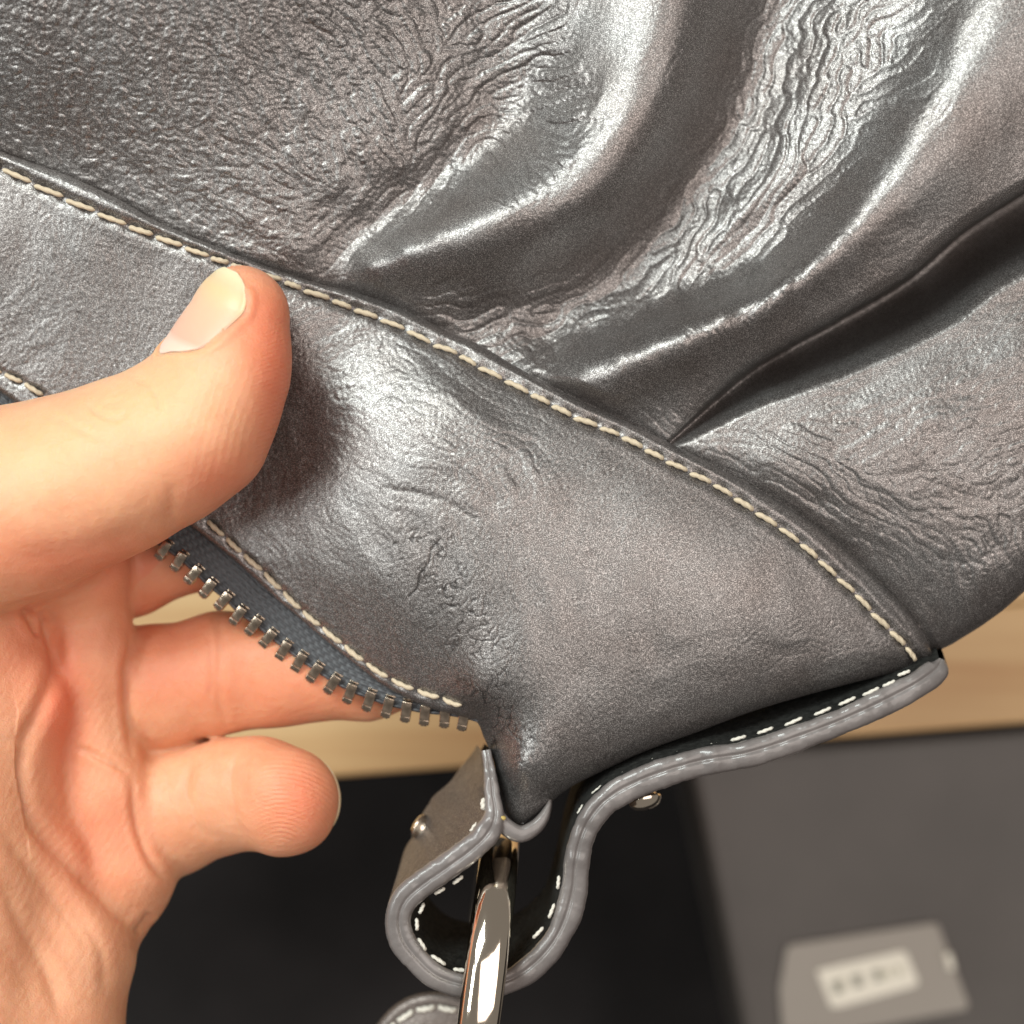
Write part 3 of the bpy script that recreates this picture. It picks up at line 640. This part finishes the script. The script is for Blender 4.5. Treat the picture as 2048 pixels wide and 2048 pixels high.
# thin lip round the nose of the zip panel
lip = catmull([(985, 1620, -2.6, 15), (1010, 1652, -2.4, 17), (1040, 1668, -2.6, 17), (1068, 1656, -3, 15), (1086, 1636, -3.6, 12), (1097, 1612, -4.6, 7), (1100, 1596, -5.6, 4)], 70)
d2 = np.gradient(lip[:, :2], axis=0); d2 /= np.linalg.norm(d2, axis=1)[:, None]; n2 = np.stack([-d2[:, 1], d2[:, 0]], 1)
rows = [np.stack([lip[:, 0]+n2[:, 0]*lip[:, 3]*u, lip[:, 1]+n2[:, 1]*lip[:, 3]*u, lip[:, 2]+1.2*math.sqrt(max(0, 1-abs(u)**2.6))], -1) for u in np.linspace(-1, 1, 13)]
rows = [rows[0]-np.array([0, 0, 6])]+rows+[rows[-1]-np.array([0, 0, 6])]
G = np.stack(rows, 0); mesh('edge_lip', P(G[..., 0], G[..., 1], G[..., 2]), gridfaces(15, 70, flip=True), M_edge, tab)
fib = mesh('frayed_fibre', P(*np.array([(1006+6*math.cos(a), 1636+5*math.sin(a), -.9+.4*math.sin(2*a)) for a in np.linspace(0, 6.28, 12, endpoint=False)]).T).tolist()+[tuple(P(1006, 1636, .2))], [(i, (i+1) % 12, 12) for i in range(12)], M_yellow, tab)

WS = [((1796, 1352), (1822, 1342)), ((1766, 1374), (1792, 1362)), ((1726, 1392), (1760, 1376)), ((1678, 1411), (1713, 1395)), ((1629, 1431), (1664, 1416)), ((1570, 1452), (1606, 1436)), ((1515, 1468), (1548, 1456)), ((1462, 1482), (1494, 1473)), ((1404, 1495), (1440, 1488)), ((1350, 1508), (1384, 1500)), ((1290, 1528), (1322, 1515)), ((1232, 1555), (1262, 1541)), ((1184, 1590), (1206, 1572)), ((1156, 1630), (1168, 1610)), ((1116, 1780), (1119, 1752)), ((1098, 1838), (1110, 1808)), ((1066, 1878), (1088, 1855))]
for a, b in WS:
    put_stitch(wproto, P(a[0]-1, a[1]-1, -2.7), P(b[0]-1, b[1]-1, -2.7), tab, .00060, .0002, (0, .1, 1))
for a, b in [((967, 1622), (966, 1596)), ((940, 1668), (957, 1644)), ((900, 1703), (926, 1682))]:
    put_stitch(wproto, P(*a, -2.2), P(*b, -2.2), tab, .0009, .0001, (-.5, .3, 1))
for a, b in [((848, 1806), (838, 1828)), ((833, 1836), (834, 1862)), ((836, 1876), (852, 1902)), ((862, 1910), (892, 1930)), ((906, 1938), (938, 1942)), ((868, 1788), (890, 1776)), ((905, 1768), (926, 1752))]:
    put_stitch(wproto, P(*a, -3.0), P(*b, -3.0), tab, .00066, .0002, (.3, .3, 1))

def lathe(name, profile, mat, parent, c, axis, n=28):
    ax = Vector(axis).normalized(); q = ax.to_track_quat('Z', 'Y').to_matrix(); c = Vector(c)
    vs = [c+q @ Vector((r*math.cos(2*math.pi*j/n), r*math.sin(2*math.pi*j/n), h)) for r, h in profile for j in range(n)]
    return mesh(name, [tuple(v_) for v_ in vs], gridfaces(len(profile), n, wrap=True), mat, parent)
rv = [(.0001, .0016), (.0012, .0015), (.0022, .0011), (.0028, .0004), (.0029, 0), (.0022, -.0003), (.0022, -.003)]
lathe('rivet', rv, M_nickel, tab, P(1290, 1600, -9), (.3, -1, .55))
lathe('rivet', [(r*.8, h*.6) for r, h in rv], M_nickel, tab, P(838, 1652, -20), (-1, .5, -.3))

# --- ring
cxr, cyr = P(960, 2015, 0)[0], P(960, 2015, 0)[1]
R0, r0 = .0228, .0034
u = Vector((-.135, -.99, 0)).normalized(); wv = Vector((0, 0, 1)); sd = u.cross(wv)
C = Vector((cxr, cyr, -.0195)); vs = []
nR, nT = 160, 24
for i in range(nR):
    a = 2*math.pi*i/nR; e = wv*math.cos(a)+u*math.sin(a)
    for j in range(nT):
        b = 2*math.pi*j/nT; c_, s_ = math.cos(b), math.sin(b)
        rr = r0*(1/(abs(c_)**3+abs(s_)**3)**(1/3))*1.0
        vs.append(C+e*(R0+rr*c_)+sd*rr*s_*1.02)
f = gridfaces(nR, nT, wrap=True); f2 = np.stack([f[:, 0], f[:, 1], f[:, 2], f[:, 3]], 1)
last = (nR-1)*nT; cl = np.array([[last+j, j, (j+1) % nT, last+(j+1) % nT] for j in range(nT)])
mesh('metal_ring', [tuple(v_) for v_ in vs], np.vstack([f2, cl]), M_nickel, bag)

# --- strap end below, hanging on the same ring
strap = bpy.data.objects.new('strap_end', None); sc.collection.objects.link(strap); strap.parent = bag
sp = [(690, 2260), (712, 2150), (745, 2062), (800, 2003), (868, 1984), (940, 2000), (1000, 2050), (1030, 2130), (1040, 2260)]
q = catmull(sp, 60); cxs, cys = 870., 2200.
rows = []
for s_, z in ((.985, -32), (1.0, -29.5), (.995, -28.2), (.96, -27.4), (.90, -27.2), (.86, -27.5), (.80, -26.9), (.5, -26.2), (.15, -26)):
    rows.append(np.stack([cxs+(q[:, 0]-cxs)*s_, cys+(q[:, 1]-cys)*s_, np.full(60, z)], -1))
G = np.stack(rows, 0); mesh('strap_leather', P(G[..., 0], G[..., 1], G[..., 2]), gridfaces(len(rows), 60, flip=True), M_tableather, strap, attrs={'crack': np.zeros(G.shape[:2])})
q2 = catmull([(cxs+(x-cxs)*.86, cys+(y-cys)*.86) for x, y in sp], 15)
for a, b in zip(q2[:-1], q2[1:]):
    m_ = (a+b)/2; dd = (b-a)*.44
    put_stitch(wproto, P(*(m_-dd), -26.9), P(*(m_+dd), -26.9), strap, .0011, .0001)

# ------------------------------------------------------------------ the hand: one continuous skin grown from a rounded distance field
def W3(px, py): return np.array([(px-1024)*S, -(py-1024)*S])
def seg(a, b):
    return (np.array([*W3(a[0], a[1]), a[2]]), np.array([*W3(b[0], b[1]), b[2]]), a[3], b[3])
def chain(*n): return [seg(n[i], n[i+1]) for i in range(len(n)-1)]
palm = chain((-30, 1300, -10, 10.0), (10, 1420, -11, 10.5), (-20, 1560, -13, 12), (40, 1760, -15, 13), (110, 1900, -15.5, 12.5), (60, 2060, -14, 14.5), (20, 2300, -13, 17))
palm += chain((-150, 1300, -12, 18), (-160, 1700, -14, 22), (-140, 2250, -14, 24))
pads = chain((150, 1180, -17, 8.8), (158, 1330, -17, 9), (160, 1480, -17.5, 8.6), (190, 1600, -18, 9.4), (228, 1740, -18.5, 9.6), (205, 1830, -19, 7.6))
pads += chain((60, 1350, -24, 12), (110, 1700, -26, 11))+chain((170, 1500, -27, 9), (350, 1487, -27, 6.5))
thumb = chain((482, 628, 6.2, 7.9), (452, 740, 6.6, 9.7), (392, 850, 6.8, 11.6), (300, 905, 6.2, 12.4), (180, 955, 5.0, 13.6), (20, 1010, 2.5, 15.2), (-200, 1080, 0, 18))
web = chain((10, 1080, -6, 12), (150, 1120, -12, 9))
idx = chain((150, 1165, -22, 8.2), (262, 1130, -22, 8), (400, 1075, -22, 8), (600, 985, -21, 7.6))
mid = chain((180, 1400, -24, 9.6), (300, 1378, -22, 10), (440, 1345, -20.5, 9.6), (540, 1338, -19.5, 9.3), (730, 1345, -18.5, 7.6), (800, 1335, -18.5, 6.8))
lit = chain((200, 1650, -25, 9.6), (320, 1635, -21.5, 10.0), (455, 1592, -17.5, 9.0), (520, 1585, -15.5, 8.8), (566, 1602, -12.5, 9.2))
knuck = chain((258, 800, 9.5, 3.6), (215, 830, 8, 3.2))
groups = [(palm, 4.0), (pads, 4.0), (thumb, 5.0), (web, 4.0), (idx, 2.0), (mid, 2.0), (lit, 2.0)]
def smin(a, b, k):
    h = np.clip(k-np.abs(a-b), 0, None)/k; return np.minimum(a, b)-h*h*k*.25
def sdf(p):
    tot = None
    for i, (g, k) in enumerate(groups):
        dg = None
        for a, b, ra, rb in g:
            ab = b-a; t = np.clip(((p-a) @ ab)/(ab @ ab), 0, 1); t = t.astype(np.float32)
            d = np.sqrt(((p-a-t[..., None]*ab)**2).sum(-1))-(ra+(rb-ra)*t)
            dg = d if dg is None else smin(dg, d, k)
        kk = {1: 2.2, 2: 3.0, 3: 4.0, 4: 2.0, 5: 1.6, 6: 1.6}.get(i, 3)
        tot = dg if tot is None else smin(tot, dg, kk)
    return tot
x0, x1, y0, y1, z0, z1 = -106., -14., -108., 44., -44., 26.
hs = .75
gx = np.arange(x0, x1, hs, dtype=np.float32); gy = np.arange(y0, y1, hs, dtype=np.float32); gz = np.arange(z0, z1, hs, dtype=np.float32)
F = np.empty((len(gx), len(gy), len(gz)), np.float32)
for i in range(len(gx)):
    yy, zz = np.meshgrid(gy, gz, indexing='ij'); F[i] = sdf(np.stack([np.full_like(yy, gx[i]), yy, zz], -1))
F[0] = np.maximum(F[0], .3); F[:, 0] = np.maximum(F[:, 0], .3); F[:, :, 0] = np.maximum(F[:, :, 0], .3)
def surface_nets(F, hs, org):
    ins = F < 0; nx, ny, nz = F.shape
    cnt = np.zeros((nx-1, ny-1, nz-1), np.int8)
    for i in (0, 1):
        for j in (0, 1):
            for k in (0, 1): cnt += ins[i:nx-1+i, j:ny-1+j, k:nz-1+k]
    act = (cnt > 0) & (cnt < 8); ids = -np.ones(act.shape, np.int64); I = np.argwhere(act); ids[act] = np.arange(len(I))
    acc = np.zeros((len(I), 3)); n = np.zeros(len(I))
    corners = [(i, j, k) for i in (0, 1) for j in (0, 1) for k in (0, 1)]
    for a in corners:
        for ax in range(3):
            if a[ax]: continue
            b = list(a); b[ax] = 1
            fa = F[I[:, 0]+a[0], I[:, 1]+a[1], I[:, 2]+a[2]]; fb = F[I[:, 0]+b[0], I[:, 1]+b[1], I[:, 2]+b[2]]
            m = (fa < 0) != (fb < 0); t = np.where(m, fa/(fa-fb+1e-12), 0)
            pt = np.array(a, float)[None]+t[:, None]*(np.array(b)-np.array(a))[None]
            acc += pt*m[:, None]; n += m
    V = (I+acc/n[:, None])*hs+org
    faces = []
    for ax in range(3):
        o1, o2 = [(1, 2), (2, 0), (0, 1)][ax]
        sl0 = [slice(1, -1)]*3; sl1 = [slice(1, -1)]*3; sl0[ax] = slice(0, -1); sl1[ax] = slice(1, None)
        a = ins[tuple(sl0)]; b = ins[tuple(sl1)]
        E = np.argwhere(a != b); off = np.ones(3, int); off[ax] = 0; E0 = E+off
        sgn = a[tuple(E.T)]
        def cid(d1, d2):
            c = E0.copy(); c[:, o1] -= d1; c[:, o2] -= d2; return ids[c[:, 0], c[:, 1], c[:, 2]]
        q = np.stack([cid(1, 1), cid(0, 1), cid(0, 0), cid(1, 0)], 1)
        q[~sgn] = q[~sgn][:, ::-1]; faces.append(q)
    return V, np.vstack(faces)
HV, HF = surface_nets(F, hs, np.array([x0, y0, z0]))
HF = HF[(HF >= 0).all(1)]
def subdiv_mid(V, Fc):
    """one split of every quad into four"""
    E = np.sort(np.vstack([Fc[:, [0, 1]], Fc[:, [1, 2]], Fc[:, [2, 3]], Fc[:, [3, 0]]]), 1)
    key, inv = np.unique(E[:, 0]*len(V)+E[:, 1], return_inverse=True)
    ea, eb = key//len(V), key % len(V); n = len(V); m = len(Fc)
    ev = (V[ea]+V[eb])/2; fv = V[Fc].mean(1); inv = inv.reshape(4, m)+n; fc = n+len(ev)+np.arange(m)
    NV = np.vstack([V, ev, fv])
    q = [np.stack([Fc[:, i], inv[i], fc, inv[(i+3) % 4]], 1) for i in range(4)]
    return NV, np.vstack(q)
HV, HF = subdiv_mid(HV, HF)
def sdfgrad(p):
    e = .25; g = np.stack([sdf(p+np.array(d)*e)-sdf(p-np.array(d)*e) for d in ((1, 0, 0), (0, 1, 0), (0, 0, 1))], -1)
    return g/(np.linalg.norm(g, axis=-1, keepdims=True)+1e-9)
for _ in range(2):
    g = sdfgrad(HV); inner = (HV[:, 0] > x0+1.5) & (HV[:, 1] > y0+1.5)
    HV = HV-np.where(inner, sdf(HV), 0)[:, None]*g
g = sdfgrad(HV)
hx, hy, hz = HV[:, 0]/S+1024, 1024-HV[:, 1]/S, HV[:, 2]
face_cam = np.clip(g[:, 2]*1.5+.35, 0, 1)
disp = np.zeros(len(HV)); fine = np.zeros(len(HV)); red = np.zeros(len(HV)); pale = np.zeros(len(HV))
def crease(line, depth, wd, zmin=-99, zmax=99, lipw=2.4, lip=.35, fade=True):
    global disp
    L_ = catmull(line, 40); dd, aa = polydist(hx, hy, L_); tot = np.linalg.norm(np.diff(L_, axis=0), axis=1).sum()
    e = np.clip(np.minimum(aa, tot-aa)/(tot*.18+1), 0, 1) if fade else 1
    m = ((hz > zmin) & (hz < zmax))*face_cam
    depth = depth*.72; disp += m*e*(-depth*np.exp(-(dd/wd)**2)+lip*depth*np.exp(-((dd-wd*lipw)/(wd*1.2))**2))
# palm
crease([(36, 1215), (95, 1262), (112, 1320), (88, 1400), (48, 1490), (36, 1545), (52, 1625), (100, 1690), (160, 1750), (215, 1810), (262, 1870)], .9, 15, -40, 1, 2.2, .25)
crease([(40, 1215), (62, 1240), (80, 1275)], 1.0, 9, -40, 2)
crease([(75, 1222), (92, 1258), (104, 1300)], .5, 5, -40, 2)
crease([(150, 1490), (200, 1515), (258, 1545)], .5, 6, -40, -2)
crease([(262, 1545), (272, 1640), (300, 1720), (345, 1775)], .5, 8, -40, -2)
crease([(252, 1240), (262, 1290), (250, 1345), (258, 1440), (264, 1520)], .6, 8, -40, -2)
crease([(0, 1660), (60, 1740), (130, 1830), (190, 1920)], .35, 12, -40, 5)
crease([(0, 1760), (40, 1850), (100, 1960), (120, 2048)], .35, 12, -40, 5)
crease([(300, 1822), (292, 1845), (270, 1870)], .8, 9, -40, 0)
crease([(-20, 1470), (30, 1480), (60, 1440)], .25, 9, -40, 5)
crease([(130, 1800), (200, 1900), (210, 2000)], .3, 10, -40, 5)
# fingers
crease([(432, 1215), (440, 1290), (436, 1380), (452, 1460)], .35, 9, -40, -2)
crease([(415, 1250), (422, 1330), (418, 1420)], .22, 6, -40, -2)
crease([(392, 1500), (372, 1570), (388, 1640), (425, 1690)], .55, 9, -40, 0)
crease([(480, 1490), (462, 1560), (472, 1640), (500, 1695)], .25, 7, -40, 0)
# thumb
crease([(258, 758), (290, 764), (312, 792), (322, 830)], .30, 7, 2, 99, 2, .1)
crease([(168, 806), (205, 832), (235, 838), (262, 818)], .32, 6, 2, 99, 2, .2)
crease([(85, 828), (120, 842), (160, 862), (215, 884)], .25, 8, 2, 99, 2, .1)
crease([(200, 812), (225, 806), (250, 796)], .15, 5, 2, 99, 2, .1)
crease([(-20, 1195), (60, 1202), (130, 1192), (200, 1162), (250, 1125)], .6, 14, -20, 8)
crease([(340, 965), (345, 1010), (335, 1050)], .25, 12, 0)
crease([(20, 1120), (120, 1110), (230, 1080), (300, 1040)], .35, 22, -5)
# fine relief: fingerprint ridges on the pads, lines along the thumb
tip = np.exp(-(((hx-590)/85)**2+((hy-1600)/90)**2)**2)*(hz > -30)
rr = np.hypot((hx-560)*1.0+.0*hy, (hy-1730)*.9)
fine += .5*tip*np.sin(rr*2*math.pi/8.5)*face_cam
th = np.exp(-(((hx-545)/45)**2+((hy-800)/210)**2)**2)*(hz > -3)
fine += .28*th*np.sin((hy+.35*hx)*2*math.pi/9)
th2 = np.exp(-(((hx-440)/90)**2+((hy-850)/150)**2)**2)*(hz > -3)
fine += .2*th2*np.sin((hx+.30*hy)*2*math.pi/17+2*np.sin(hy/60.))*.8
pm = np.exp(-(((hx-130)/200)**2+((hy-1650)/400)**2)**2)*(hz < 3)
fine += .16*pm*np.sin((hx*.8+hy*.45)*2*math.pi/15+2.2*np.sin(hy/45.)+1.6*np.sin(hx/38.))
lump = np.sin(hx/37+1)*np.sin(hy/41+2)+.6*np.sin(hx/23-hy/29)
disp += .10*lump
def blob(x, y, sx, sy, za=-99, zb=99, ang=0):
    c, s = math.cos(math.radians(ang)), math.sin(math.radians(ang)); dx, dy = hx-x, hy-y
    return np.exp(-((dx*c+dy*s)/sx)**2-((-dx*s+dy*c)/sy)**2)*((hz > za) & (hz < zb))
red += .75*blob(555, 780, 60, 190, 0)+.5*blob(430, 960, 90, 70, -5)+.35*blob(480, 620, 90, 90, -5)
red += .5*blob(150, 1120, 260, 60, -14)+.75*blob(125, 1430, 45, 130, -99, 2)+.45*blob(200, 1680, 120, 120, -99, 0)+.4*blob(40, 1300, 70, 120, -99, 3)
red += .55*blob(600, 1600, 90, 110)+.4*blob(330, 1250, 150, 110, -99, -5)+.25*blob(640, 1330, 130, 110, -99, -5)+.25*blob(400, 1380, 260, 60, -99, -5)
red = np.clip(red+.12, 0, .95)
pale += .6*blob(300, 800, 150, 90, 0)+.6*blob(50, 910, 220, 100, 0)+.2*blob(400, 700, 70, 90, 0)
# thumb nail: centre line and a facing direction
a0 = np.array([*W3(335, 712), 8.5]); a1 = np.array([*W3(470, 535), 8.0])
ax_ = (a1-a0); Ln = np.linalg.norm(ax_); ax_ /= Ln
fn = np.array([-.56, .34, .76]); fn -= ax_*(fn @ ax_); fn /= np.linalg.norm(fn); sn = np.cross(ax_, fn)
nu_, nv_ = 44, 30; pts = []; ln = []; hgt = []
for i in range(nu_):
    t = i/(nu_-1)
    for j in range(nv_):
        s_ = j/(nv_-1)*2-1
        wd = 7.4*(1-.10*t)
        # rounded root and rounded free end
        tt = .05*(s_**2)*(1-t)+t
        wr = math.sqrt(max(.10, 1-max(0, (t-.60)/.42)**2))*math.sqrt(max(.05, 1-max(0, (.36-t)/.37)**2))
        ctr = a0+ax_*Ln*tt*1.0
        th_ = s_*1.2*wr
        pts.append(ctr+(fn*math.cos(th_)+sn*math.sin(th_))*wd*1.15*1.0-fn*3.2)
        ln.append(t); hgt.append(.16*(1-abs(s_)**6)*min(1, t/.06+.15)+.0)
tgp = None
pts = np.array(pts); ln = np.array(ln); hgt = np.array(hgt)
gp = pts.copy()
for _ in range(5): gp = gp-sdf(gp)[:, None]*sdfgrad(gp)*.9
gg = sdfgrad(gp)
tg_gp, tg_gg, tg_ln, tg_h = gp, gg, ln, hgt
ring_ix = [i*nv_ for i in range(int(nu_*.85))]+[i*nv_+nv_-1 for i in range(int(nu_*.85))]+list(range(nv_))
near = np.where((np.abs(HV-a0).max(1) < 26))[0]
db = np.sqrt(((HV[near][:, None]-gp[ring_ix][None])**2).sum(-1)).min(1)
din = np.sqrt(((HV[near][:, None]-gp[::3][None])**2).sum(-1)).min(1)
disp[near] += np.where(din > .75, .34*np.exp(-((db-1.0)/.8)**2), -.10*np.exp(-(db/.8)**2))
HV = HV+g*disp[:, None]
def persp(V):
    k = ((D-V[:, 2])/D)[:, None]; return np.c_[V[:, :2]*k, V[:, 2:3]]*.001
hand = mesh('hand', persp(HV), HF, M_skin, None, attrs={'red': red, 'pale': pale, 'fine': fine}, loc=tuple(P(100, 1500, -15)))
thing(hand, 'bare left hand pinching the zip panel between thumb and fingers', 'hand')
hl = Vector(hand.location)

# nails: plates laid on the skin
def nail(name, outline_fn, nu_, nv_, mat):
    pts, ln = outline_fn(nu_, nv_)
    gpt = pts
    for _ in range(6):
        gpt = gpt-sdf(gpt)[:, None]*sdfgrad(gpt)
    gg = sdfgrad(gpt)
    return gpt, gg, ln
gp, gg, ln, hgt = tg_gp, tg_gg, tg_ln, tg_h
free_ = np.clip((ln-.84)/.16, 0, 1)
topn = gp+gg*(hgt+.1)[:, None]+(ax_*.6)[None]*free_[:, None]**1.0+gg*(.15*free_)[:, None]
botn = topn-gg*.32
NVv = np.vstack([topn, botn]); ft = gridfaces(nu_, nv_); fb = gridfaces(nu_, nv_, flip=True)+nu_*nv_
per = [i*nv_ for i in range(nu_)]+[(nu_-1)*nv_+j for j in range(1, nv_)]+[i*nv_+nv_-1 for i in range(nu_-2, -1, -1)]+[j for j in range(nv_-2, 0, -1)]
sidef = np.array([[per[i], per[(i+1) % len(per)], per[(i+1) % len(per)]+nu_*nv_, per[i]+nu_*nv_] for i in range(len(per))])
o = mesh('thumbnail', persp(NVv), np.vstack([ft, fb, sidef]), M_nail, hand, attrs={'len': np.r_[ln, ln]}); o.location = -hl
# little finger nail, seen from its edge
a0 = np.array([*W3(560, 1585), -13]); c1 = np.array([*W3(566, 1602), -12.5])
pts = []; ln = []
nu2, nv2 = 22, 26
fdir = np.array([.93, .10, -.36]); fdir /= np.linalg.norm(fdir)
updir = np.array([.15, .97, .0]); updir -= fdir*(updir @ fdir); updir /= np.linalg.norm(updir); zdir = np.cross(fdir, updir)
for i in range(nu2):
    t = i/(nu2-1)
    for j in range(nv2):
        s_ = j/(nv2-1)*2-1
        a_ = s_*.62; e_ = (1-t)*-1.15+t*(.30-.25*s_*s_)
        dr = (fdir*math.cos(a_)+updir*math.sin(a_))*math.cos(e_)+(-zdir if zdir[2] < 0 else zdir)*math.sin(e_)
        pts.append(c1+dr*9.2); ln.append(t)
pts = np.array(pts); ln = np.array(ln)
gp = pts.copy()
for _ in range(5): gp = gp-sdf(gp)[:, None]*sdfgrad(gp)*.9
gg = sdfgrad(gp); sup = np.clip((ln-.8)/.2, 0, 1)
topn = gp+gg*(.22+.10*sup)[:, None]; botn = topn-gg*.4
NVv = np.vstack([topn, botn]); ft = gridfaces(nu2, nv2); fb = gridfaces(nu2, nv2, flip=True)+nu2*nv2
per = [i*nv2 for i in range(nu2)]+[(nu2-1)*nv2+j for j in range(1, nv2)]+[i*nv2+nv2-1 for i in range(nu2-2, -1, -1)]+[j for j in range(nv2-2, 0, -1)]
sidef = np.array([[per[i], per[(i+1) % len(per)], per[(i+1) % len(per)]+nu2*nv2, per[i]+nu2*nv2] for i in range(len(per))])
o = mesh('fingernail', persp(NVv), np.vstack([ft, fb, sidef]), M_nail, hand, attrs={'len': np.r_[ln, ln]}); o.location = -hl
o['label'] = 'pale edge of the little finger nail'
